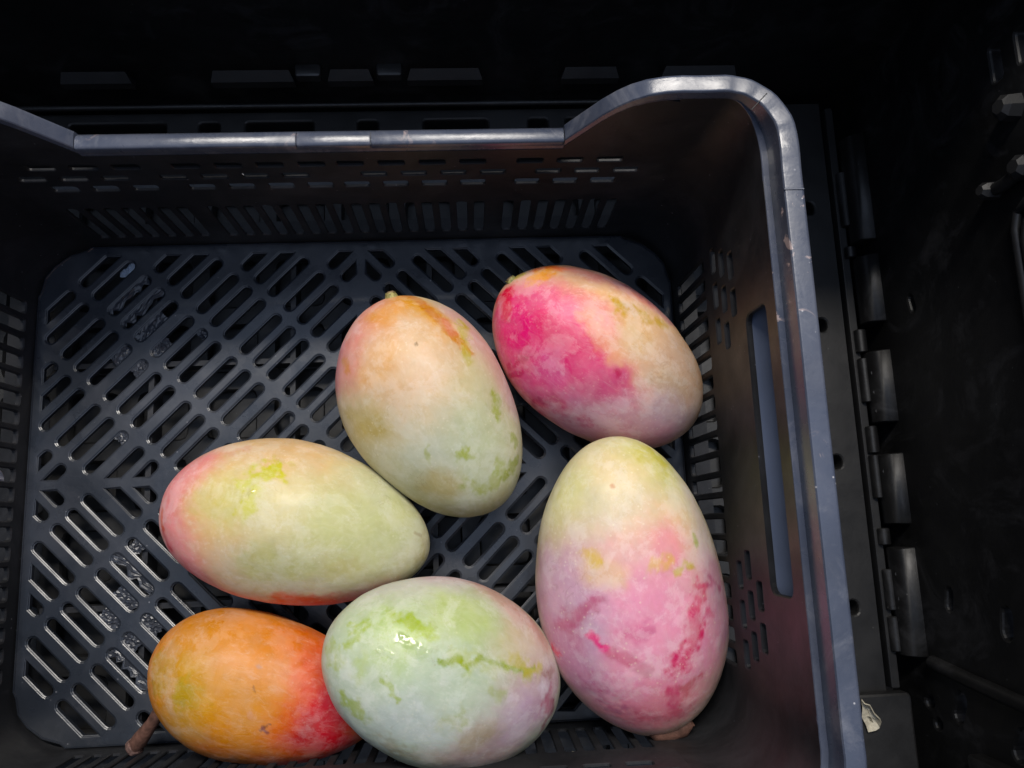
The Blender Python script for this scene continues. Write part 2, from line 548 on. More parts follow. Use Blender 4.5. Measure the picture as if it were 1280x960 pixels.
wb = kbuild(mb, 'wall', M_WALL, 8)
copy_part(wb, crate, math.pi)

# right and left walls, each with a long hand hole
hs = tall([-1.98 + 0.208 * k for k in range(20)], 0.142, 0.20, 1.22)
hs.append(rrect(-0.08, 2.50, 2.42, 0.46, 0.09, 5))
for sy in (1, -1):
    for row, (z, sh) in enumerate(((1.52, 0.0), (1.76, 0.17), (2.00, 0.34))):
        for k in range(4 - row):
            y = 1.90 - sh * .6 - 0.36 * k
            if y > 0.95:
                hs.append(rrect(sy * y, z, 0.25, 0.13, 0.03, 3))
mb = MB()
plate(mb, [(-2.12, -0.06), (2.12, -0.06), (2.12, 2.94), (-2.12, 2.94)], hs, 0.05, lambda u, v, d: (XR(v) + d, u, v), rings=((0.012, 0.0), (0.0, 0.012)))
ws = kbuild(mb, 'wall', M_WALL, 8)
copy_part(ws, crate, math.pi)
# ledge behind each hand hole
mb = MB()
yy = [-1.6, -1.31, 1.15, 1.5]
rows = [[(3.786, y, 2.10), (3.786, y, 2.262), (3.80, y, 2.272), (3.90, y, 2.375), (3.940, y, 2.44), (3.943, y, 2.75), (3.943, y, 2.10)] for y in yy]
mb.quadgrid(rows, closed_v=True); mb.face(rows[0]); mb.face(rows[-1])
lg = kbuild(mb, 'hand_hold_ledge', M_LEDGE, 30)
copy_part(lg, crate, math.pi)

# rounded corners
def side_w(t):
    w = min(1, max(0, (t - 0.2) / 0.6))
    return w * w * (3 - 2 * w)
def corner_geo(t, z):
    k = min(1, max(0, z / 2.8)); cx = 3.06 + 0.36 * k; cy = 2.12 + 0.24 * k
    if t <= 0.15:
        return 3.06 + (cx - 3.06) * t / 0.15, cy, 0.0, cx, cy
    if t >= 0.85:
        return cx, cy - (cy - 2.12) * (t - 0.85) / 0.15, math.pi / 2, cx, cy
    return cx, cy, (t - 0.15) / 0.7 * math.pi / 2, cx, cy
def corner_pt(t, z, off=0.0):
    px_, py_, a, cx, cy = corner_geo(t, z)
    rx = XR(z) - cx + off; ry = YB(z) - cy + off
    return (px_ + rx * math.sin(a), py_ + ry * math.cos(a))
for sx, sy in ((1, 1), (-1, 1), (-1, -1), (1, -1)):
    mb = MB(); rows = []
    zs = [-0.06, 0.0, 0.8, 1.6, 2.4, 3.0]
    nt_ = 20
    def zz(z, t):
        return z if z < 3.0 else 3.196 - 0.10 - 0.162 * side_w(t) + 0.003
    for z in zs:
        rows.append([(sx * corner_pt(i / nt_, z)[0], sy * corner_pt(i / nt_, z)[1], zz(z, i / nt_)) for i in range(nt_ + 1)])
    for z in zs[::-1]:
        rows.append([(sx * corner_pt(i / nt_, z, 0.045)[0], sy * corner_pt(i / nt_, z, 0.045)[1], zz(z, i / nt_)) for i in range(nt_ + 1)])
    mb.quadgrid(rows, closed_u=True)
    kbuild(mb, 'corner_post', M_WALL, 40)

# rim: one swept section, dipped over the two handles
path = []
def arc(sx, sy, rev):
    idx = range(1, 20)
    pts = []
    for i in idx:
        t = i / 20; a = corner_geo(t, 3.0)[2]
        x, y = corner_pt(t, 3.0)
        w = side_w(t)
        pts.append((sx * x, sy * y, sx * math.sin(a), sy * math.cos(a), w))
    return pts[::-1] if rev else pts
back = [(x, YB(3.0), 0, 1, 0.0) for x in XS]
side = [(XR(2.94), y, 1, 0, 1.0) for y in (2.12, 1.4, 0.7, 0, -0.7, -1.4, -2.12)]
path += back + arc(1, 1, False) + side + arc(1, -1, True)
path += [(-x, -y, 0, -1, 0.0) for x, y, *_ in back] + arc(-1, -1, False) + [(-x, -y, -1, 0, 1.0) for x, y, *_ in side] + arc(-1, 1, True)
rows = []
for i, (x, y, nx, ny, w) in enumerate(path):
    zt = ztop(x) if abs(ny) > 0.999 else 3.196
    if zt > 3.19:
        zt += 0.004 * math.sin(i * 1.7)
    a = 0.058 * w; b = 0.165 + 0.068 * w; lo = 0.10 + 0.162 * w; sk = 0.30 + 0.66 * w
    sec = [(0, zt - lo - .01), (0.0, zt - lo + .004), (0.006 * w, zt - lo + .012), (a, zt - lo + .010), (a + .004, zt - .045), (a + .007, zt - .014), (a + .016, zt - .002), (a + .022, zt), (a + .027, zt + .0004), (b - .027, zt + .0004), (b - .022, zt), (b - .012, zt - .004), (b - .003, zt - .014), (b, zt - .03), (b, zt - sk), (b - .03, zt - sk), (b - .03, zt - .05), (a + .055, zt - .05), (a + .05, zt - lo - .01)]
    rows.append([(x + nx * o, y + ny * o, z) for o, z in sec])
mb = MB(); mb.quadgrid(rows, closed_u=True, closed_v=True)
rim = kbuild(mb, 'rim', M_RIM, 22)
# rounded grips in the two dips, moulded in three lengths
for rot in (0, math.pi):
    for x0, x1, k in ((-2.165, -0.243, 1.0), (-0.237, 0.417, 0.93), (0.423, 2.165, 1.0)):
        mb = MB(); rows = []
        grip = [(2.768, 0), (2.768, 0.05), (2.772, 0.062), (2.782, 0.073), (2.80, 0.0758), (2.83, 0.0765), (2.858, 0.0757), (2.882, 0.0705), (2.904, 0.057), (2.92, 0.034), (2.934, 0.012), (2.938, 0)]
        for x, q in ((x0, 0.93), (x0 + 0.012, 1.0), ((x0 + x1) / 2, 1.0), (x1 - 0.012, 1.0), (x1, 0.93)):
            rows.append([(x, 2.86 + (y_ - 2.86) * q, 2.33 + z_ * k * q) for y_, z_ in grip])
        mb.quadgrid(rows); mb.face(rows[0]); mb.face(rows[-1])
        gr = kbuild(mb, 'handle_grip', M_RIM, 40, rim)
        gr.rotation_euler = (0, 0, rot)
# outside ribs running round the crate
for z, rw, rm in ((0.06, 0.24, M_WALL), (1.40, 0.14, M_FLOOR)):
    prof = [(0.072, z - 0.05), (rw, z - 0.05), (rw, z), (0.072, z)]
    rows = []
    for x, y, nx, ny, w in path:
        rows.append([(x + nx * (o - 0.02), y + ny * (o - 0.02), zz) for o, zz in prof])
    mb = MB(); mb.quadgrid(rows, closed_u=True, closed_v=True)
    kbuild(mb, 'outside_rib', rm, 30)

# ragged moulding flash left in some slots
def flash(cx, cy, ang, w0, w1):
    """a torn skin across part of one slot, from w0 to w1 along the slot"""
    m = MB(); c, s = math.cos(ang), math.sin(ang)
    n = 14; full = (w1 - w0) > 0.45
    rows = []
    for i in range(n):
        t = w0 + (w1 - w0) * i / (n - 1)
        lo = -0.062; hi = 0.062
        if full:                                   # torn along one side
            lo += rng.uniform(0.0, 0.085)
        elif i in (0, n - 1):
            t += rng.uniform(-0.01, 0.01)
        row = []
        for j in range(7):
            y = lo + (hi - lo) * j / 6
            tt = t + (rng.uniform(-0.012, 0.012) if 0 < j < 6 or i in (0, n - 1) else 0)
            z = -0.021 + (rng.uniform(-0.012, 0.010) if 0 < j < 6 else 0)
            row.append((cx + tt * c - y * s, cy + tt * s + y * c, z))
        rows.append(row)
    m.quadgrid(rows)
    m.quadgrid([[(x, y, z - 0.008) for x, y, z in r] for r in rows])
    return m
A1 = math.radians(45); A2 = math.radians(-45)
for args in ((-2.657, 2.157, A1, -0.29, 0.29), (-2.5, 2.0, A1, -0.29, 0.29), (-2.343, 1.843, A1, -0.29, 0.10), (-2.157, 1.657, A1, -0.29, -0.05), (-2.843, 1.343, A1, 0.05, 0.29),
             (-2.657, 1.157, A1, 0.10, 0.29), (-2.843, 0.343, A1, 0.18, 0.29), (-2.0, 1.5, A1, 0.20, 0.29),
             (-2.5, -1.0, A2, -0.29, 0.29), (-2.657, -1.157, A2, 0.0, 0.29), (-2.843, -1.343, A2, 0.05, 0.29), (-2.157, -1.657, A2, -0.29, -0.05), (-2.343, -1.843, A2, -0.29, -0.10),
             (-2.5, -2.0, A2, -0.29, 0.29), (-2.343, -0.843, A2, -0.26, -0.12)):
    kbuild(flash(*args), 'moulding_flash', M_FLASH)

# ------------------------------------------------------------------ mangoes
MANGO_SHAPES = {
 1: dict(q=[-0.5732, -0.5686, 2.929, 2.7359, 1.6583, 0.1156, -0.0478, 1.857, -0.0205], pitch=0.03, z=0.7261, h=0.88),
 2: dict(q=[0.8656, 0.6434, 2.0661, 2.5104, 1.7521, 0.1325, 0.0558, 1.9592, -0.095], pitch=0.05, z=0.7476, h=0.86),
 3: dict(q=[2.6205, 1.1199, 2.4766, 2.5086, 1.6769, 0.0317, 0.0254, 2.0397, -0.0517], pitch=0.0, z=0.7378, h=0.88),
 4: dict(q=[2.8424, -1.2752, -1.4163, 3.0369, 1.8958, 0.0863, -0.0638, 1.9841, -0.0438], pitch=-0.22, z=0.8806, h=0.86),
 5: dict(q=[0.9277, -1.974, 2.753, 2.4394, 1.7514, -0.0121, 0.0056, 1.8443, -0.0332], pitch=0.42, z=1.12, h=0.84),
 6: dict(q=[-0.8488, -2.1114, 2.8668, 2.3558, 1.4257, 0.201, 0.0408, 2.0381, -0.0158], pitch=0.02, z=0.6378, h=0.9),
}
MANGO_MARKS = {
 1: [
  ('DAD5AE',3.333,0.5,1,0,[(-0.11,-0.093,0.714)]),
  ('E6D9AC',0.583,0.9,0.8,0.2,[(0.454,-0.221,0.685),(-0.248,-0.424,0.611)]),
  ('F2C79C',0.458,0.9,0.8,0.3,[(0.938,-0.376,0.458),(0.565,-0.689,0.373),(0.059,-0.824,0.253)]),
  ('EBC08C',0.283,0.9,0.7,0.4,[(0.927,0.012,0.557),(0.584,0.253,0.628),(0.696,0.349,0.553)]),
  ('F8A4A6',0.383,0.8,1,0.2,[(1.302,-0.287,0.193),(1.164,0.129,0.38),(0.954,0.521,0.257)]),
  ('F4A6A6',0.217,0.8,0.9,0.2,[(0.984,-0.453,0.368),(1.203,-0.178,0.333)]),
  ('E3838C',0.183,0.8,0.9,0.3,[(0.821,0.684,0.134),(0.375,0.768,0.1),(-0.103,0.758,0.11),(-0.638,0.627,0.129),(-1.007,0.455,0.137)]),
  ('E86450',0.117,0.8,0.9,0.4,[(-0.051,0.692,0.312),(-0.274,0.674,0.277),(-0.497,0.623,0.263)]),
  ('D9C9B8',0.25,0.9,0.5,0.4,[(0.407,0.41,0.587),(-0.414,0.401,0.533),(-0.984,0.238,0.391)]),
  ('C9CD98',0.4,0.9,0.7,0.5,[(-0.543,-0.131,0.622),(-0.869,0.006,0.509),(-0.738,0.103,0.551)]),
  ('CED2AE',0.333,0.9,0.6,0.4,[(-0.818,-0.539,0.289),(-1.132,-0.193,0.326)]),
  ('C2C383',0.183,0.8,0.7,0.6,[(0.181,0.37,0.629),(-0.045,0.384,0.615),(-0.222,0.324,0.619)]),
  ('D6D38A',0.25,0.8,0.7,0.6,[(0.458,-0.235,0.681),(0.706,-0.117,0.641)]),
  ('D0CC3E',0.1,0.45,0.9,0.9,[(0.386,-0.403,0.639),(0.298,-0.466,0.62),(0.172,-0.505,0.607)]),
  ('D2CE46',0.075,0.5,0.8,0.9,[(0.375,-0.219,0.697),(0.336,-0.105,0.716)]),
  ('DE9A78',0.067,0.6,0.5,0.9,[(0.698,-0.614,0.4),(0.595,-0.666,0.389)]),
  ('E05A3C',0.042,0.4,0.95,0.7,[(1.248,0.049,0.309),(1.234,0.156,0.296),(1.186,0.21,0.326)]),
  ('D8616A',0.042,0.5,0.8,0.7,[(1.184,0.249,0.306),(1.105,0.383,0.279)]),
  ('B3A56A',0.1,0.7,0.7,0.7,[(-1.312,0.1,0.154),(-1.337,-0.064,0.123)]),
  ('C8C890',0.15,0.8,0.6,0.6,[(-0.968,-0.243,0.419),(-1.025,-0.333,0.333)]),
  ('A89A70',0.025,0.4,0.7,0.9,[(-1.208,-0.165,0.268),(-1.274,-0.144,0.197)]),
  ('C8BE88',0.117,0.8,0.6,0.7,[(-0.693,0.28,0.51),(-0.542,0.257,0.571)]),
  ('WET',0.02,0,1,0,[(0.432,-0.225,0.688),(0.341,-0.286,0.685)]),
 ],
 2: [
  ('DCD5B4',3.333,0.5,1,0,[(-0.067,0.094,0.74)]),
  ('F0C8A4',0.625,0.9,0.9,0.2,[(0.697,-0.024,0.652),(0.323,-0.173,0.719),(0.457,0.062,0.723)]),
  ('F7B2A8',0.317,0.9,1,0.2,[(0.995,0.385,0.36),(0.803,0.558,0.402),(1.13,0.178,0.305)]),
  ('F0B0A0',0.217,0.9,0.8,0.2,[(1.086,0.054,0.389),(1.158,-0.069,0.291)]),
  ('EFA0A8',0.133,0.8,0.8,0.2,[(0.944,0.574,0.211),(0.673,0.77,0.214)]),
  ('F4B878',0.183,0.8,0.8,0.5,[(1.013,0.042,0.462),(0.986,-0.082,0.476)]),
  ('F2C08A',0.167,0.8,0.7,0.5,[(0.641,0.203,0.66),(0.508,0.366,0.657)]),
  ('E0B4B0',0.217,0.8,0.85,0.3,[(0.661,-0.638,0.323),(0.171,-0.735,0.326),(-0.284,-0.711,0.257)]),
  ('D8B2B2',0.133,0.8,0.8,0.3,[(0.16,-0.838,0.088),(-0.457,-0.693,0.185)]),
  ('E8A23A',0.133,0.7,0.7,0.5,[(1.128,-0.238,0.265),(0.862,-0.38,0.451),(0.555,-0.484,0.534)]),
  ('D4821C',0.058,0.3,1,0.35,[(1.191,-0.264,0.131),(1.022,-0.37,0.308),(0.773,-0.423,0.479),(0.53,-0.47,0.552),(0.397,-0.503,0.559),(0.209,-0.542,0.55)]),
  ('DC7420',0.042,0.4,0.9,0.4,[(0.634,-0.492,0.497),(0.471,-0.491,0.553)]),
  ('C9B43C',0.058,0.5,0.8,0.8,[(0.148,-0.488,0.591),(0.573,-0.634,0.38)]),
  ('E4A46A',0.05,0.5,0.8,0.8,[(0.787,0.566,0.408),(0.701,0.59,0.447)]),
  ('C7B274',0.183,0.55,0.9,0.5,[(0.16,0.744,0.464),(0.066,0.604,0.585)]),
  ('CBC098',0.283,0.8,0.7,0.4,[(0.057,0.996,0.056),(-0.374,0.911,0.036)]),
  ('C6CDB2',0.458,0.9,0.85,0.3,[(-0.608,-0.085,0.606),(-0.691,0.233,0.56),(-0.916,-0.0,0.476)]),
  ('D3D4C2',0.2,0.9,0.7,0.4,[(-0.46,0.323,0.619),(-0.631,0.334,0.553)]),
  ('CBD0A8',0.333,0.9,0.5,0.4,[(-0.1,-0.472,0.58),(-0.413,-0.381,0.565)]),
  ('BFAE78',0.183,0.8,0.8,0.6,[(-0.711,0.426,0.47),(-0.792,0.365,0.461)]),
  ('B8AE86',0.2,0.8,0.9,0.4,[(-0.839,0.602,0.167),(-1.153,0.314,0.095),(-1.212,-0.029,0.183)]),
  ('A4AE4E',0.058,0.5,0.85,1,[(-0.589,0.058,0.622),(-0.644,0.008,0.603)]),
  ('A4AE4E',0.067,0.5,0.8,1,[(-0.328,-0.48,0.525),(-0.387,-0.512,0.48),(-0.303,-0.523,0.497)]),
  ('9FA84E',0.05,0.5,0.85,1,[(-0.706,-0.504,0.344),(-0.763,-0.512,0.294)]),
  ('A4AE58',0.058,0.5,0.8,1,[(-0.861,-0.217,0.461),(-0.921,-0.164,0.445)]),
  ('A9AF66',0.083,0.6,0.8,1,[(-0.81,0.212,0.51),(-0.971,0.03,0.442),(-1.02,-0.243,0.339)]),
  ('98A04E',0.058,0.5,0.75,1,[(-1.04,-0.213,0.337),(-0.929,-0.426,0.263)]),
  ('8A6A30',0.018,0.3,0.9,0.3,[(0.536,-0.114,0.692)]),
  ('A9AF66',0.025,0.5,0.7,0.9,[(-0.365,0.276,0.659),(-0.509,0.361,0.589)]),
 ],
 3: [
  ('E9C3A0',3.333,0.5,1,0,[(0.002,0.14,0.73)]),
  ('F0CBA2',0.5,0.9,0.8,0.2,[(0.659,-0.125,0.623),(-0.144,-0.071,0.725)]),
  ('E2668E',0.517,0.7,1,0.2,[(0.724,0.49,0.446),(0.386,0.653,0.441),(0.047,0.708,0.428)]),
  ('EC5888',0.333,0.8,1,0.2,[(0.977,0.248,0.416),(0.747,0.233,0.568),(0.241,0.209,0.71)]),
  ('D8527C',0.283,0.8,1,0.3,[(0.194,0.273,0.698),(-0.127,0.378,0.662),(-0.357,0.353,0.64)]),
  ('EE7E9E',0.217,0.8,0.8,0.3,[(0.794,-0.042,0.576),(0.316,-0.037,0.718)]),
  ('DA3264',0.167,0.6,0.85,0.6,[(0.62,0.21,0.628),(0.417,0.229,0.679),(0.176,0.165,0.723)]),
  ('E0447A',0.133,0.7,0.7,0.7,[(0.853,0.287,0.491),(0.639,0.449,0.52),(0.491,0.543,0.511)]),
  ('E24A5E',0.075,0.6,0.9,0.4,[(1.214,0.159,0.12),(1.145,0.063,0.295),(1.013,0.306,0.35)]),
  ('F2A23C',0.1,0.6,0.95,0.5,[(1.0,-0.184,0.414),(0.928,-0.329,0.401)]),
  ('EE7A48',0.083,0.7,0.9,0.4,[(1.053,-0.335,0.266),(0.823,-0.48,0.358)]),
  ('D9C24A',0.058,0.6,0.9,0.4,[(1.202,-0.158,0.155),(1.161,-0.199,0.214)]),
  ('F0C48C',0.108,0.8,0.5,0.4,[(0.308,-0.096,0.713),(0.058,0.032,0.737),(-0.136,0.087,0.728)]),
  ('D98C8C',0.15,0.8,0.8,0.4,[(0.67,-0.549,0.388),(0.328,-0.638,0.42),(-0.103,-0.699,0.362)]),
  ('B57884',0.1,0.7,0.85,0.5,[(0.296,-0.682,0.368),(-0.041,-0.744,0.289),(-0.415,-0.702,0.269)]),
  ('E4CBB4',0.108,0.7,0.8,0.5,[(0.079,-0.432,0.618),(-0.034,-0.5,0.573)]),
  ('CDA440',0.092,0.5,0.85,0.8,[(0.176,-0.396,0.633),(0.05,-0.381,0.645),(0.03,-0.314,0.675)]),
  ('C6A03A',0.1,0.5,0.9,0.8,[(-0.131,-0.529,0.544),(-0.307,-0.577,0.475)]),
  ('D8B478',0.15,0.8,0.6,0.6,[(-0.274,-0.175,0.693),(-0.163,-0.192,0.702)]),
  ('CDB09C',0.417,0.9,0.9,0.3,[(-0.713,-0.228,0.564),(-0.986,0.058,0.456)]),
  ('B9A488',0.15,0.8,0.8,0.6,[(-0.693,-0.019,0.611),(-0.852,-0.03,0.54)]),
  ('BE98A4',0.333,0.9,0.9,0.3,[(-0.309,0.653,0.446),(-0.773,0.461,0.426)]),
  ('B8A0A8',0.217,0.9,0.8,0.3,[(-0.871,0.201,0.505),(-1.056,0.196,0.367)]),
  ('C08A9C',0.217,0.8,0.8,0.3,[(-0.073,0.833,0.186),(-0.567,0.692,0.279),(-1.007,0.437,0.234)]),
  ('C66080',0.133,0.8,0.7,0.7,[(-0.206,0.414,0.637),(-0.287,0.265,0.682)]),
  ('B83C5A',0.025,0.5,0.8,0.8,[(-0.223,0.207,0.704),(-0.277,0.225,0.693)]),
  ('C82E5C',0.042,0.3,1,0.5,[(0.678,0.702,0.183),(0.581,0.589,0.433)]),
  ('C82E5C',0.033,0.3,1,0.5,[(0.62,0.747,0.108),(0.526,0.697,0.324)]),
  ('BC3058',0.058,0.4,0.9,0.6,[(0.279,0.842,0.082),(0.15,0.702,0.43),(0.037,0.718,0.415)]),
  ('C8446C',0.05,0.5,0.7,0.9,[(0.183,0.866,-0.104),(-0.024,0.731,0.396)]),
  ('D07AA4',0.125,0.7,0.45,0.5,[(0.341,0.587,0.516),(0.248,0.558,0.556),(0.354,0.508,0.572)]),
  ('CC7C9C',0.1,0.8,0.4,0.5,[(0.33,0.78,0.269),(-0.084,0.627,0.508)]),
  ('B84A70',0.075,0.7,0.7,0.8,[(-0.202,0.737,0.363),(-0.316,0.715,0.365)]),
  ('E06A96',0.117,0.8,0.6,0.6,[(0.446,0.759,0.256),(0.163,0.567,0.558)]),
 ],
 4: [
  ('E0D8B2',3.333,0.5,1,0,[(-0.888,-0.027,0.629)]),
  ('D8D4B0',0.5,0.9,0.8,0.2,[(-1.058,-0.206,0.534),(-0.754,-0.062,0.676)]),
  ('D8D690',0.283,0.9,0.8,0.4,[(-1.362,0.224,0.273),(-1.227,0.346,0.326)]),
  ('C8C15E',0.117,0.7,0.75,0.8,[(-1.367,0.288,0.216),(-1.257,0.364,0.28),(-1.176,0.403,0.321)]),
  ('EED8B0',0.25,0.8,0.8,0.4,[(-1.286,-0.099,0.405),(-1.235,-0.0,0.448)]),
  ('DCD8A0',0.2,0.9,0.7,0.5,[(-1.151,-0.496,0.301),(-0.868,-0.734,0.231)]),
  ('F0D0A8',0.283,0.9,0.8,0.4,[(-0.537,-0.04,0.737),(-0.687,0.239,0.652)]),
  ('E8DCCC',0.142,0.7,0.9,0.5,[(-0.845,0.631,0.283),(-0.612,0.672,0.356),(-0.346,0.613,0.515)]),
  ('EDA8A4',0.183,0.9,0.85,0.5,[(-0.543,0.241,0.69),(-0.398,0.245,0.72)]),
  ('F0A6BE',0.792,0.55,1,0.18,[(0.281,-0.621,0.652),(0.166,-0.181,0.808),(0.404,0.166,0.775),(0.624,-0.317,0.729)]),
  ('F2AEC2',0.417,0.9,0.8,0.3,[(-0.002,-0.297,0.787),(0.195,-0.037,0.813)]),
  ('D4B0C2',0.333,0.8,0.95,0.3,[(-0.335,-0.85,0.378),(0.013,-0.91,0.361),(-0.318,-0.689,0.563)]),
  ('C8AEC0',0.217,0.8,0.8,0.4,[(0.126,-0.631,0.652),(0.368,-0.7,0.585)]),
  ('C890A8',0.25,0.8,0.8,0.4,[(0.241,-0.88,0.407),(0.635,-0.73,0.489)]),
  ('E8909E',0.283,0.8,0.8,0.4,[(1.108,-0.418,0.473),(1.018,0.028,0.625)]),
  ('D9A4B8',0.217,0.8,0.85,0.3,[(-0.089,0.681,0.491),(0.404,0.705,0.455)]),
  ('EAC8A0',0.133,0.9,0.8,0.6,[(-0.457,-0.49,0.656),(-0.366,-0.298,0.743)]),
  ('E0C060',0.067,0.7,0.7,0.8,[(-0.543,-0.507,0.625),(-0.484,-0.471,0.659)]),
  ('E4C458',0.067,0.7,0.6,0.8,[(-0.412,0.046,0.758),(-0.409,0.206,0.729)]),
  ('C8B03C',0.05,0.5,0.9,0.9,[(-0.285,0.285,0.725),(-0.303,0.414,0.667)]),
  ('A8B050',0.033,0.5,0.8,0.7,[(-0.515,0.519,0.553),(-0.453,0.529,0.562)]),
  ('D4426C',0.092,0.5,0.9,0.7,[(0.571,0.127,0.758),(0.421,0.263,0.748),(0.273,0.358,0.726)]),
  ('DA5878',0.075,0.6,0.85,0.9,[(0.273,0.358,0.726),(0.051,0.383,0.717),(-0.076,0.45,0.676)]),
  ('D85A80',0.067,0.7,0.7,1,[(0.171,0.289,0.756),(0.217,0.51,0.647)]),
  ('BE7088',0.092,0.5,0.85,0.6,[(0.11,-0.842,0.464),(-0.023,-0.708,0.592),(-0.136,-0.566,0.675)]),
  ('F0548C',0.05,0.6,0.95,0.7,[(0.164,-0.603,0.669),(0.25,-0.548,0.696),(0.314,-0.502,0.713)]),
  ('EE5A70',0.05,0.6,0.9,0.8,[(0.332,-0.928,0.306),(0.383,-0.909,0.33)]),
  ('CE7088',0.067,0.45,0.8,0.5,[(0.365,-0.44,0.734),(0.46,-0.297,0.765),(0.561,-0.179,0.768)]),
  ('D87A9A',0.1,0.7,0.7,0.8,[(0.086,-0.204,0.805),(0.166,-0.181,0.808)]),
  ('C06888',0.092,0.6,0.8,0.8,[(0.675,-0.7,0.502),(0.73,-0.639,0.534)]),
  ('BE6A8A',0.083,0.6,0.7,0.8,[(0.917,-0.536,0.521),(0.974,-0.471,0.531)]),
  ('D0607C',0.067,0.6,0.8,0.8,[(0.847,0.005,0.698),(0.969,0.03,0.648),(0.823,0.102,0.697)]),
  ('CE7078',0.075,0.6,0.8,0.8,[(0.848,0.217,0.662),(0.788,0.292,0.658)]),
  ('C8687A',0.075,0.7,0.7,0.8,[(1.086,-0.277,0.553),(1.123,0.027,0.568),(1.014,0.151,0.609)]),
  ('B8587A',0.025,0.5,0.7,1,[(-0.061,0.545,0.617),(0.072,0.831,0.269)]),
  ('B8587A',0.025,0.5,0.7,1,[(-0.116,0.593,0.573),(0.053,0.728,0.446)]),
  ('C4906A',0.025,0.3,0.9,0.6,[(-1.142,-0.159,0.495),(-1.128,-0.156,0.505)]),
  ('C0708A',0.133,0.8,0.5,0.9,[(0.211,-0.745,0.563),(0.135,-0.767,0.546)]),
  ('WET',0.017,0,1,0,[(0.242,-0.533,0.704),(0.25,-0.527,0.706)]),
 ],
 5: [
  ('C4CBB4',3.333,0.5,1,0,[(0.376,-0.105,0.682)]),
  ('CBD6C8',0.375,0.9,0.9,0.2,[(1.127,0.153,0.226),(0.932,0.453,0.241),(0.593,0.614,0.358)]),
  ('BFCAA4',0.5,0.9,0.8,0.3,[(0.891,-0.249,0.427),(0.376,-0.367,0.614)]),
  ('C2CDB8',0.417,0.9,0.8,0.3,[(0.42,-0.024,0.678),(0.007,-0.14,0.725)]),
  ('D3CFC8',0.217,0.8,0.85,0.3,[(0.898,-0.557,0.043),(0.368,-0.794,0.163)]),
  ('DCC2C8',0.167,0.8,0.9,0.3,[(0.464,-0.788,-0.027),(0.043,-0.877,-0.056)]),
  ('D4A89C',0.217,0.8,0.9,0.4,[(-0.071,-0.858,0.111),(-0.293,-0.767,0.291),(-0.525,-0.624,0.394)]),
  ('C99C90',0.133,0.8,0.8,0.4,[(-0.403,-0.752,0.266),(-0.719,-0.579,0.326)]),
  ('DCCDC2',0.167,0.7,0.9,0.4,[(-0.403,-0.546,0.511),(-0.556,-0.408,0.548)]),
  ('CFC09A',0.2,0.8,0.7,0.6,[(-0.215,-0.45,0.612),(-0.302,-0.53,0.548)]),
  ('BECB86',0.25,0.8,0.8,0.5,[(0.183,-0.609,0.506),(0.334,-0.598,0.481)]),
  ('B4C878',0.217,0.8,0.7,0.6,[(0.845,-0.331,0.42),(0.76,-0.237,0.514)]),
  ('CFB8A6',0.25,0.8,0.8,0.4,[(-0.495,-0.13,0.657),(-0.728,-0.26,0.541)]),
  ('C9AFC0',0.283,0.8,0.95,0.35,[(-0.529,0.235,0.628),(-0.279,0.436,0.614),(-0.622,0.034,0.626)]),
  ('C4A4B0',0.183,0.8,0.9,0.4,[(-0.811,-0.054,0.542),(-0.861,-0.268,0.464)]),
  ('BFA8A0',0.2,0.8,0.8,0.5,[(-0.067,0.623,0.52),(-0.521,0.498,0.512)]),
  ('C8D0CC',0.217,0.9,0.8,0.4,[(0.522,0.383,0.565),(0.25,0.362,0.647)]),
  ('9CB03C',0.075,0.6,0.7,1,[(0.727,-0.389,0.463),(0.657,-0.371,0.51),(0.568,-0.445,0.509)]),
  ('A6B84A',0.067,0.6,0.8,1,[(0.827,-0.412,0.381),(0.73,-0.407,0.45),(0.542,-0.378,0.555)]),
  ('A2B448',0.058,0.6,0.75,1,[(1.088,-0.188,0.265),(1.042,-0.244,0.293)]),
  ('A2B250',0.05,0.6,0.75,1,[(1.124,-0.035,0.263),(1.093,-0.088,0.294)]),
  ('B0BC70',0.083,0.7,0.7,1,[(1.198,0.062,0.113),(1.127,0.153,0.226)]),
  ('84982A',0.028,0.3,1,0.55,[(0.413,-0.174,0.663),(0.353,-0.166,0.679),(0.272,-0.243,0.678),(0.157,-0.215,0.701),(0.06,-0.319,0.681),(-0.042,-0.31,0.685),(-0.182,-0.307,0.676),(-0.295,-0.295,0.664),(-0.409,-0.302,0.638),(-0.567,-0.344,0.575)]),
  ('B4BC60',0.067,0.8,0.5,1,[(0.338,-0.217,0.671),(-0.113,-0.3,0.685),(-0.543,-0.307,0.598)]),
  ('C0B45C',0.058,0.6,0.8,0.9,[(-0.272,-0.396,0.629),(-0.43,-0.344,0.617),(-0.652,-0.32,0.552)]),
  ('9AAC48',0.033,0.5,0.8,1,[(0.766,0.105,0.541),(0.692,0.16,0.569),(0.617,0.226,0.587)]),
  ('A2B058',0.067,0.6,0.8,1,[(0.922,0.418,0.293),(0.813,0.452,0.363)]),
  ('AAB070',0.1,0.8,0.6,0.8,[(0.214,0.257,0.687),(0.088,0.236,0.706)]),
  ('B0B884',0.075,0.7,0.7,0.9,[(-0.193,-0.059,0.722),(-0.245,-0.041,0.717)]),
  ('A89C78',0.133,0.7,0.75,0.8,[(-0.152,0.375,0.659),(-0.266,0.273,0.679)]),
  ('A8A080',0.1,0.7,0.7,0.9,[(0.494,0.664,0.355),(0.209,0.671,0.453)]),
  ('B07080',0.075,0.6,0.85,0.9,[(-0.868,-0.164,0.493),(-0.837,-0.055,0.528)]),
  ('8C4456',0.05,0.5,0.9,0.9,[(-0.943,-0.071,0.459),(-0.936,0.097,0.461)]),
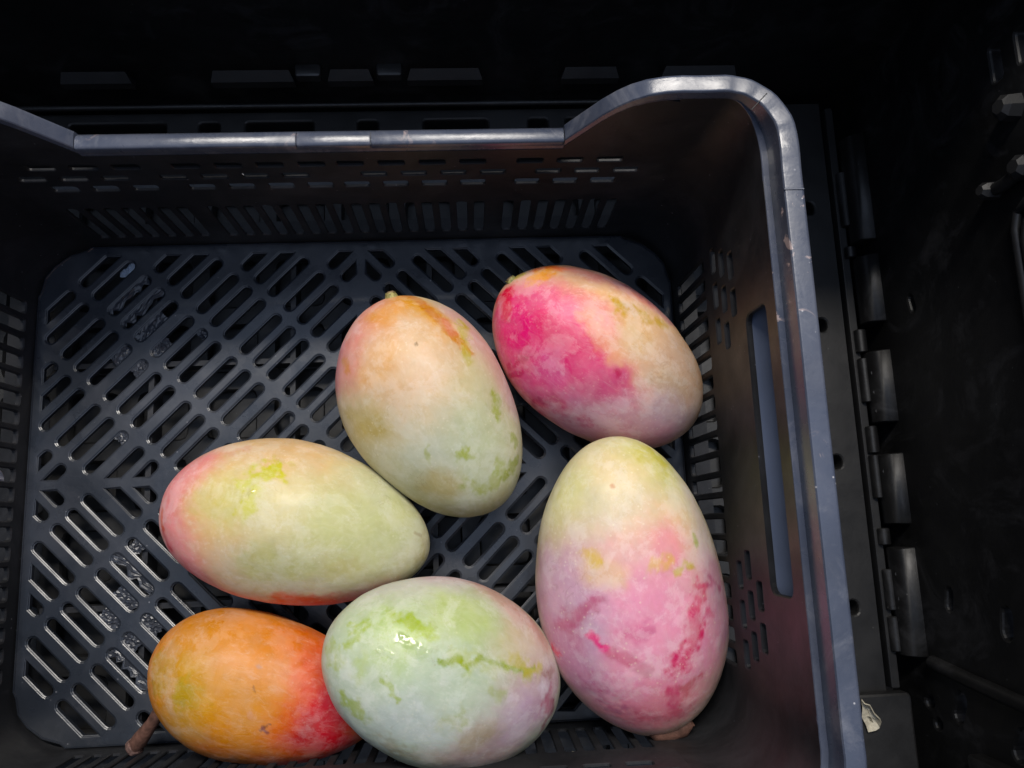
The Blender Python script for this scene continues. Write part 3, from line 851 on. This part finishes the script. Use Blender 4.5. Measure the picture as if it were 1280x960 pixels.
  ('94505E',0.042,0.6,0.8,0.9,[(-0.94,0.137,0.451),(-0.967,0.198,0.413)]),
  ('9A6A60',0.058,0.7,0.8,0.8,[(-0.72,-0.293,0.532),(-0.845,-0.347,0.435)]),
  ('E0D2D8',0.075,0.7,0.8,0.7,[(-0.746,-0.206,0.549),(-0.793,-0.182,0.531)]),
  ('BCC88C',0.083,0.7,0.6,0.9,[(0.95,0.155,0.416),(0.959,0.05,0.426)]),
  ('WET',0.05,0,1,0,[(0.763,-0.249,0.508),(0.639,-0.236,0.572),(0.562,-0.204,0.611),(0.417,-0.212,0.654)]),
  ('WET',0.033,0,1,0,[(0.893,-0.111,0.466),(0.787,-0.102,0.531)]),
  ('WET',0.02,0,1,0,[(1.141,-0.353,-0.208),(1.073,-0.426,-0.179)]),
 ],
 6: [
  ('E6923F',3.333,0.5,1,0,[(0.148,-0.067,0.632)]),
  ('EA9C50',0.5,0.9,0.8,0.2,[(0.317,-0.306,0.559),(0.032,-0.16,0.605)]),
  ('E8AC70',0.283,0.9,0.8,0.3,[(0.748,-0.338,0.441),(0.581,0.339,0.535)]),
  ('D9AC78',0.2,0.9,0.8,0.4,[(0.705,0.383,0.465),(0.399,0.535,0.446)]),
  ('D6A63C',0.25,0.8,0.8,0.4,[(0.676,-0.009,0.574),(0.556,0.102,0.605)]),
  ('C8A030',0.108,0.6,0.85,0.6,[(1.02,-0.076,0.36),(0.93,-0.015,0.446)]),
  ('C49C34',0.092,0.6,0.8,0.6,[(0.984,0.157,0.382),(0.878,0.145,0.468)]),
  ('C2A634',0.117,0.6,0.8,0.7,[(0.681,0.102,0.569),(0.556,0.102,0.605)]),
  ('DDB48A',0.1,0.7,0.7,0.5,[(1.025,0.052,0.361),(0.917,-0.219,0.405),(0.75,0.277,0.498)]),
  ('E6A23C',0.217,0.8,0.7,0.5,[(0.267,0.03,0.641),(0.088,0.135,0.63),(-0.17,0.011,0.604)]),
  ('F29A5C',0.283,0.8,0.8,0.3,[(-0.181,-0.533,0.312),(-0.279,-0.602,0.087)]),
  ('F0783E',0.317,0.8,0.95,0.3,[(-0.451,-0.559,0.064),(-0.522,-0.255,0.445),(-0.553,0.093,0.502)]),
  ('E4523E',0.333,0.8,1,0.25,[(-0.674,-0.341,0.319),(-0.709,-0.001,0.444),(-0.629,0.278,0.422)]),
  ('DE4A58',0.2,0.8,0.95,0.3,[(-0.69,-0.071,0.445),(-0.649,0.195,0.445),(-0.847,0.304,0.279)]),
  ('C85A5C',0.133,0.7,0.8,0.6,[(-0.548,0.131,0.499),(-0.537,0.21,0.485)]),
  ('C86A4A',0.217,0.9,0.9,0.3,[(0.245,0.635,0.352),(-0.268,0.621,0.261),(-0.686,0.536,0.106)]),
  ('B4484E',0.15,0.9,0.9,0.3,[(-0.406,0.61,0.191),(-0.891,0.423,0.079)]),
  ('CE8A58',0.15,0.9,0.8,0.4,[(0.587,0.676,0.211),(0.092,0.619,0.367)]),
  ('D89A64',0.167,0.9,0.7,0.4,[(0.697,-0.519,0.286),(0.247,-0.673,0.032),(-0.119,-0.742,-0.109)]),
  ('EAB08C',0.042,0.6,0.8,0.8,[(0.006,0.139,0.623),(-0.029,0.162,0.615)]),
  ('7A4A3A',0.015,0.3,0.9,1,[(-0.133,0.27,0.574),(-0.165,0.218,0.584)]),
  ('8A4A48',0.018,0.3,0.9,1,[(-0.149,0.244,0.579),(-0.206,0.272,0.56)]),
  ('8A5A40',0.01,0.3,0.9,1,[(-0.176,0.2,0.586),(-0.202,0.188,0.584)]),
  ('A8703A',0.012,0.3,0.8,1,[(0.041,-0.103,0.619),(0.01,-0.053,0.624)]),
  ('C8A090',0.017,0.5,0.7,1,[(0.061,-0.278,0.566),(0.042,-0.268,0.569)]),
  ('C49488',0.05,0.4,0.75,0.2,[(-0.15,-0.692,-0.106),(-0.16,-0.686,-0.107)]),
 ],
}

def vnoise(P, seed):
    """smooth value noise, numpy, about -1..1"""
    r = np.random.RandomState(seed)
    T = r.rand(32, 32, 32) * 2 - 1
    i = np.floor(P).astype(int); f = P - i
    f = f * f * (3 - 2 * f)
    o = 0
    for dx in (0, 1):
        for dy in (0, 1):
            for dz in (0, 1):
                w = (f[:, 0] if dx else 1 - f[:, 0]) * (f[:, 1] if dy else 1 - f[:, 1]) * (f[:, 2] if dz else 1 - f[:, 2])
                o = o + w * T[(i[:, 0] + dx) % 32, (i[:, 1] + dy) % 32, (i[:, 2] + dz) % 32]
    return o

def lin(h):
    c = np.array([int(h[k:k + 2], 16) / 255 for k in (0, 2, 4)])
    return np.where(c <= 0.04045, c / 12.92, ((c + 0.055) / 1.055) ** 2.4)

GAIN = {1: 0.77, 2: 0.73, 3: 0.82, 4: 0.84, 5: 0.82, 6: 0.67}
def mango_skin(name, rough, bloom, seed, dot):
    rubk = {1: 0.42, 2: 0.42, 3: 0.7, 4: 0.75, 5: 0.6, 6: 0.4}[seed]
    m, nt, b = new_mat(name)
    co = N(nt, 'ShaderNodeTexCoord').outputs['Object']
    at = N(nt, 'ShaderNodeAttribute', attribute_name='skin')
    wet = N(nt, 'ShaderNodeAttribute', attribute_name='wet').outputs['Fac']
    off = N(nt, 'ShaderNodeVectorMath', operation='ADD')
    nt.links.new(co, off.inputs[0]); off.inputs[1].default_value = (seed * 0.37, seed * 0.21, 0)
    co = off.outputs[0]
    c = at.outputs['Color']
    # uneven wax bloom, fine flecks and pores
    bl = ramp(nt, noise(nt, co, 75, 8, 0.68, 0.6), 0.42, 0.68, 0, bloom)
    rub = ramp(nt, noise(nt, co, 52, 11, 0.74, 0.30), 0.50, 0.56)
    bl = math_(nt, 'ADD', bl, math_(nt, 'MULTIPLY', rub, bloom * rubk))
    sat = N(nt, 'ShaderNodeHueSaturation'); sat.inputs['Saturation'].default_value = 1.10; sat.inputs['Value'].default_value = 0.95
    nt.links.new(c, sat.inputs['Color'])
    c = mixc(nt, rub, sat.outputs[0], c)
    c = mixc(nt, bl, c, (0.72, 0.70, 0.66))
    dk = ramp(nt, noise(nt, co, 120, 7, 0.7, 0.4), 0.52, 0.74, 0, 0.22)
    c = mixc(nt, dk, c, mixc(nt, 1.0, c, (0.72, 0.70, 0.45), 'MULTIPLY'))
    mp = N(nt, 'ShaderNodeMapping'); mp.inputs['Scale'].default_value = (0.35, 1.0, 1.0)
    nt.links.new(co, mp.inputs['Vector'])
    st = ramp(nt, noise(nt, mp.outputs[0], 260, 8, 0.75, 1.2), 0.50, 0.78, 0, 0.34)
    c = mixc(nt, st, c, mixc(nt, 0.5, c, (0.80, 0.76, 0.70)))
    st2 = ramp(nt, noise(nt, mp.outputs[0], 190, 9, 0.8, 2.0), 0.60, 0.76, 0, 0.30)
    c = mixc(nt, st2, c, mixc(nt, 1.0, c, (0.66, 0.62, 0.42), 'MULTIPLY'))
    ln = noise(nt, co, 70, 3, 0.5, 1.2)
    ln = ramp(nt, math_(nt, 'ABSOLUTE', math_(nt, 'SUBTRACT', ln, 0.5)), 0.004, 0.013, 1, 0)
    ln = math_(nt, 'MULTIPLY', ln, ramp(nt, noise(nt, co, 28, 4, 0.6), 0.54, 0.66, 0, 0.32))
    c = mixc(nt, ln, c, mixc(nt, 1.0, c, (0.62, 0.52, 0.42), 'MULTIPLY'))
    v = N(nt, 'ShaderNodeTexVoronoi'); v.inputs['Scale'].default_value = 330
    nt.links.new(co, v.inputs['Vector'])
    dots = ramp(nt, v.outputs['Distance'], 0.10, 0.22, 1, 0)
    dots = math_(nt, 'MULTIPLY', dots, ramp(nt, noise(nt, co, 60, 2), 0.48, 0.62, 0, dot))
    c = mixc(nt, dots, c, (0.80, 0.74, 0.52))
    v2 = N(nt, 'ShaderNodeTexVoronoi'); v2.inputs['Scale'].default_value = 95
    nt.links.new(co, v2.inputs['Vector'])
    sp = math_(nt, 'MULTIPLY', ramp(nt, v2.outputs['Distance'], 0.05, 0.09, 1, 0), ramp(nt, noise(nt, co, 33, 2), 0.60, 0.66, 0, 0.5))
    c = mixc(nt, sp, c, (0.20, 0.13, 0.07))
    nt.links.new(c, b.inputs['Base Color'])
    r = ramp(nt, noise(nt, co, 90, 6, 0.65), 0.3, 0.7, rough - 0.08, rough + 0.1)
    r = math_(nt, 'ADD', r, math_(nt, 'MULTIPLY', rub, 0.10))
    rr = N(nt, 'ShaderNodeMix', data_type='FLOAT')
    nt.links.new(wet, rr.inputs[0]); nt.links.new(r, rr.inputs[2]); rr.inputs[3].default_value = 0.06
    nt.links.new(rr.outputs[0], b.inputs['Roughness'])
    b.inputs['Specular IOR Level'].default_value = 0.45
    b.inputs['Subsurface Weight'].default_value = 0.12
    b.inputs['Subsurface Radius'].default_value = (1.0, 0.45, 0.2)
    b.inputs['Subsurface Scale'].default_value = 0.004
    bp = N(nt, 'ShaderNodeBump'); bp.inputs['Strength'].default_value = 0.35; bp.inputs['Distance'].default_value = 0.0005
    nt.links.new(noise(nt, co, 160, 6, 0.6), bp.inputs['Height'])
    nt.links.new(bp.outputs[0], b.inputs['Normal'])
    return m

def mango_point(q, h, u, th):
    cx, cy, yaw, L, W, e, bend, n, s = q
    r = np.sqrt(np.maximum(0, 1 - np.abs(u) ** n)) * (1 + e * u + s * u ** 3)
    return r, np.stack([u * L / 2 + 0 * th, bend * (1 - u ** 2) + 0 * th, 0 * th], -1)

def make_mango(i, label, rough, bloom, dot):
    sh = MANGO_SHAPES[i]; q = sh['q']; h = sh['h']
    cx, cy, yaw, L, W, e, bend, n, s = q
    root = thing('mango', label, 'mango', (cx, cy, sh['z']), 'mangoes lying in the crate')
    root.rotation_mode = 'XYZ'
    root.rotation_euler = (0, -sh['pitch'], yaw)
    NU, NT = 260, 300
    uu = np.sin(np.linspace(-1, 1, NU + 2)[1:-1] * np.pi / 2)
    th = np.linspace(0, 2 * np.pi, NT, endpoint=False)
    ud = np.linspace(-1, 1, 2001)
    rmax = (np.sqrt(np.maximum(0, 1 - np.abs(ud) ** n)) * (1 + e * ud + s * ud ** 3)).max()
    r = np.sqrt(np.maximum(0, 1 - np.abs(uu) ** n)) * (1 + e * uu + s * uu ** 3) / rmax
    X = np.repeat(uu * L / 2, NT)
    Y = (r[:, None] * np.cos(th) * W / 2 + (bend * (1 - uu ** 2))[:, None]).ravel()
    Z = (r[:, None] * np.sin(th) * W / 2 * h).ravel()
    V = np.stack([X, Y, Z], 1)
    V = np.vstack([V, [[-L / 2, 0, 0], [L / 2, 0, 0]]])
    # slight lumps
    ctr = V * np.array([0.6, 1, 1])
    nrm = ctr / np.maximum(np.linalg.norm(ctr, axis=1), 1e-6)[:, None]
    lump = 0.014 * vnoise(V * 1.7 + 9, 11 + i) + 0.005 * vnoise(V * 4.5 + 5, 31 + i) + 0.0014 * vnoise(V * 14 + 3, 41 + i)
    wet = np.zeros(len(V))
    for hx, rad, soft, al, jag, pts in MANGO_MARKS[i]:
        if hx == 'WET':           # a raised smear of sap
            P = np.array(pts)
            for a, b_ in zip(P, P[1:]):
                ab = b_ - a
                t = np.clip(((V - a) @ ab) / max(ab @ ab, 1e-9), 0, 1)
                d = np.linalg.norm(V - a - t[:, None] * ab, axis=1) + rad * 0.35 * vnoise(V * 24 + 5, 55 + i)
                wet = np.maximum(wet, np.clip((rad - d) / rad, 0, 1))
    lump = lump + 0.0045 * np.clip(wet * 3, 0, 1) * (0.6 + vnoise(V * 38 + 2, 57) + 0.6 * vnoise(V * 70 + 2, 58))
    wet = np.clip(wet * 4, 0, 1)
    V2 = V + nrm * lump[:, None]
    F = []
    for a in range(NU - 1):
        for b_ in range(NT):
            c_ = (b_ + 1) % NT
            F.append((a * NT + b_, (a + 1) * NT + b_, (a + 1) * NT + c_, a * NT + c_))
    pole0, pole1 = NU * NT, NU * NT + 1
    for b_ in range(NT):
        c_ = (b_ + 1) % NT
        F.append((pole0, b_, c_)); F.append((pole1, (NU - 1) * NT + c_, (NU - 1) * NT + b_))
    me = bpy.data.meshes.new('skin')
    me.from_pydata((V2 * D).tolist(), [], F)
    me.shade_smooth()
    # skin colours: blotches and streaks of the ripening fruit, ragged at the edges
    n1 = vnoise(V * 5 + 7, 51 + i) + 0.5 * vnoise(V * 11 + 2, 61 + i)
    n2 = vnoise(V * 16 + 4, 71 + i) + 0.6 * vnoise(V * 34 + 8, 81 + i)
    n3 = vnoise(V * np.array([26, 40, 40]) + 6, 75 + i) + 0.5 * vnoise(V * 60 + 3, 76 + i)
    pat = np.clip(0.5 + 0.45 * (vnoise(V * np.array([9, 17, 17]) + 6, 77 + i) + 0.7 * n3), 0, 1)
    w1 = np.stack([vnoise(V * 6 + 3 * k, 101 + i * 7 + k) for k in range(3)], 1)
    w2 = np.stack([vnoise(V * 17 + 3 * k, 161 + i * 7 + k) for k in range(3)], 1)
    w3 = np.stack([vnoise(V * 44 + 3 * k, 221 + i * 7 + k) for k in range(3)], 1)
    colr = np.zeros((len(V), 3))
    for k, (hx, rad, soft, al, jag, pts) in enumerate(MANGO_MARKS[i]):
        if hx == 'WET':
            continue
        P = np.array(pts)
        small = rad < 0.125
        if small:
            VV = V + (0.15 + jag) * rad * (0.8 * w1 + 0.75 * w2 + 0.40 * w3)
        else:
            VV = V + (0.10 + 0.5 * jag) * min(rad, 0.3) * (0.7 * w1 + 0.45 * w2 + 0.25 * w3)
        d = np.full(len(V), 9.0)
        if len(P) == 1:
            d = np.linalg.norm(VV - P[0], axis=1)
        for a, b_ in zip(P, P[1:]):
            ab = b_ - a
            t = np.clip(((VV - a) @ ab) / max(ab @ ab, 1e-9), 0, 1)
            d = np.minimum(d, np.linalg.norm(VV - a - t[:, None] * ab, axis=1))
        if rad > 1:
            mk = np.ones(len(V))
        elif small:
            soft = min(1.5, soft * 1.3 + 0.35)
            t = np.clip((rad * (0.95 + 0.5 * soft) - d) / (rad * soft), 0, 1)
            mk = t * t * (3 - 2 * t) * np.minimum(1, al * 1.08) * (0.70 + 0.30 * pat)
        else:
            mk = al * np.exp(-(np.maximum(d - 0.30 * rad, 0) / (0.80 * rad)) ** 2) * (0.82 + 0.18 * pat)
        colr = colr * (1 - mk[:, None]) + lin(hx) * mk[:, None]
    tone = 1 + 0.05 * vnoise(V * 3 + 1, 91 + i) + 0.04 * n2
    lum = (colr @ np.array([0.25, 0.65, 0.10]))[:, None]
    colr = lum + (colr - lum) * 1.18
    colr = np.clip(colr * GAIN[i] * tone[:, None], 0, 1)
    ca = me.color_attributes.new('skin', 'FLOAT_COLOR', 'POINT')
    ca.data.foreach_set('color', np.hstack([colr, np.ones((len(V), 1))]).astype(np.float32).ravel())
    wa = me.attributes.new('wet', 'FLOAT', 'POINT')
    wa.data.foreach_set('value', wet.astype(np.float32))
    me.materials.append(mango_skin('mango_skin', rough, bloom, i, dot))
    o = bpy.data.objects.new('skin', me); COL.objects.link(o); o.parent = root
    return root

LAB = {
    1: 'pale yellow green mango with pink left end, above the orange one',
    2: 'cream mango with an orange streak running from its stem, between two others',
    3: 'magenta and cream mango nearest the back right corner',
    4: 'largest mango, pale yellow top and pink lower half, beside the right wall',
    5: 'pale green mango with a wet green scratch, leaning on the orange one',
    6: 'orange mango with red side and long brown stem',
}
mangos = {}
for i, ro, bl, dt in ((1, 0.45, 0.18, 0.24), (2, 0.45, 0.16, 0.22), (3, 0.44, 0.12, 0.16), (4, 0.42, 0.14, 0.34), (5, 0.37, 0.22, 0.18), (6, 0.48, 0.09, 0.08)):
    mangos[i] = make_mango(i, LAB[i], ro, bl, dt)

def in_mango(mb, i, name, mat, smooth=50, parent=None):
    return mb.build(name, mat, parent or mangos[i], smooth)
# stem stumps
for i, p, d in ((2, (1.224, -0.178, 0.151), (0.85, -0.25, 0.35)), (3, (1.217, -0.09, 0.159), (0.9, -0.15, 0.3))):
    m = MB(); P = Vector(p); d = Vector(d).normalized()
    m.tube([P - d * 0.10, P - d * 0.035, P + d * 0.005, P + d * 0.03], [0.10, 0.075, 0.058, 0.050], 14)
    m.v = [(x + rng.uniform(-.006, .006), y + rng.uniform(-.006, .006), z + rng.uniform(-.006, .006)) for x, y, z in m.v]
    st = in_mango(m, i, 'stem', M_NUB)
    m = MB(); m.tube([P + d * 0.024, P + d * 0.04], [0.046, 0.034], 10)
    in_mango(m, i, 'stem_scar', M_NUB_DARK, 50, st)
from mathutils import Euler
def to_local(i, P):
    r = mangos[i]
    q = Euler(r.rotation_euler).to_matrix()
    return q.inverted() @ (Vector(P) - Vector(r.location) / D)
def jitter(m, a):
    m.v = [(x + rng.uniform(-a, a), y + rng.uniform(-a, a), z + rng.uniform(-a, a)) for x, y, z in m.v]
# long dry stem of the orange mango
pts = [(-1.86, -2.24, 0.60), (-1.968, -2.349, 0.55), (-2.06, -2.46, 0.46), (-2.14, -2.545, 0.39), (-2.22, -2.63, 0.33), (-2.27, -2.69, 0.29)]
m = MB(); m.tube([to_local(6, p) for p in pts], [0.075, 0.062, 0.066, 0.078, 0.085, 0.075], 12); jitter(m, 0.006)
st = in_mango(m, 6, 'stem', M_STEM, 60)
pts = [(-2.262, -2.682, 0.293), (-2.285, -2.705, 0.28), (-2.305, -2.73, 0.268), (-2.318, -2.742, 0.262)]
m = MB(); m.tube([to_local(6, p) for p in pts], [0.082, 0.092, 0.085, 0.05], 12); jitter(m, 0.010)
in_mango(m, 6, 'stem_end', M_STEM_END, 60, st)
# flattened brown stump under the big mango
pts = [(2.90, -2.60, 0.90), (2.99, -2.68, 0.86), (3.12, -2.70, 0.84), (3.24, -2.665, 0.86), (3.31, -2.61, 0.90)]
m = MB(); m.tube([to_local(4, p) for p in pts], [0.08, 0.12, 0.115, 0.095, 0.05], 12, squash=0.6); jitter(m, 0.006)
in_mango(m, 4, 'stem', M_STEM, 60)

# loose bits
def scrap(name, pts, mat, label, cat, thick=0.012, curl=0.03):
    """thin torn piece: ragged outline, slightly curled, with thickness"""
    c = Vector((0, 0, 0))
    for p in pts: c += Vector(p)
    c /= len(pts)
    loc = Vector((c.x, c.y, min(p[2] for p in pts)))
    m = MB(); top = []; bot = []
    n = len(pts); P = [Vector(p) - loc for p in pts]; cc = c - loc
    nn = (P[0] - cc).cross(P[n // 3] - cc).normalized()
    ring = []
    for i in range(n):
        for t in (0, 0.5):
            q = P[i].lerp(P[(i + 1) % n], t) + Vector((rng.uniform(-.015, .015), rng.uniform(-.015, .015), rng.uniform(-.01, .01)))
            ring.append(q)
    mid = [cc.lerp(q, 0.5) + nn * curl * rng.uniform(0.3, 1.2) for q in ring]
    rows = [[cc + nn * curl * 0.3] * len(ring), mid, ring, [q - nn * thick for q in ring], [q - nn * thick for q in mid], [cc - nn * (thick - curl * 0.3)] * len(ring)]
    m.quadgrid(rows, closed_v=True)
    o = m.build(name, mat, None, 40)
    o.location = loc * D
    return tag(o, label, cat)
scrap('dry_husk', [(5.36, -2.63, 0.20), (5.43, -2.70, 0.26), (5.52, -2.84, 0.24), (5.57, -2.95, 0.16), (5.44, -2.99, 0.12), (5.39, -2.85, 0.14)], M_HUSK, 'pale dry husk fragment lying outside the crate rim at lower right', 'husk', 0.02, 0.06)
scrap('paper_scrap', [(-3.80, 0.17, 0.42), (-3.80, 0.02, 0.42), (-3.80, 0.03, 0.24), (-3.80, 0.15, 0.25)], M_PAPER, 'white paper scrap behind a slot of the left wall', 'scrap')
scrap('plastic_scrap', [(-1.01, 2.835, 1.74), (-0.90, 2.835, 1.73), (-0.90, 2.835, 1.63), (-0.98, 2.835, 1.62)], M_PAPER, 'tiny white scrap caught in a slot of the back wall', 'scrap')
scrap('film_scrap', [(-2.84, 2.44, -0.16), (-2.79, 2.50, -0.07), (-2.74, 2.54, -0.15), (-2.69, 2.62, -0.08), (-2.655, 2.585, -0.16), (-2.71, 2.50, -0.10), (-2.77, 2.45, -0.16)], M_FILM, 'shiny torn film under the floor slots at the back left corner', 'film', 0.008, 0.09)
scrap('straw_bit', [(1.66, -2.90, 1.0), (1.98, -2.90, 0.96), (1.98, -2.90, 0.88), (1.66, -2.90, 0.92)], M_HUSK, 'pale straw bit seen through the front wall slots beside the green mango', 'straw')
scrap('straw_bit', [(2.08, -2.90, 0.80), (2.36, -2.90, 0.74), (2.36, -2.90, 0.68), (2.08, -2.90, 0.72)], M_HUSK, 'pale straw bit seen through the front wall slots under the largest mango', 'straw')
# thin moulding seams across the rim
m = MB(); m.tube([(3.60, 2.62, 3.197 + COFF), (3.745, 2.765, 3.197 + COFF)], 0.005, 6); m.build('seam', M_WALL, rim)
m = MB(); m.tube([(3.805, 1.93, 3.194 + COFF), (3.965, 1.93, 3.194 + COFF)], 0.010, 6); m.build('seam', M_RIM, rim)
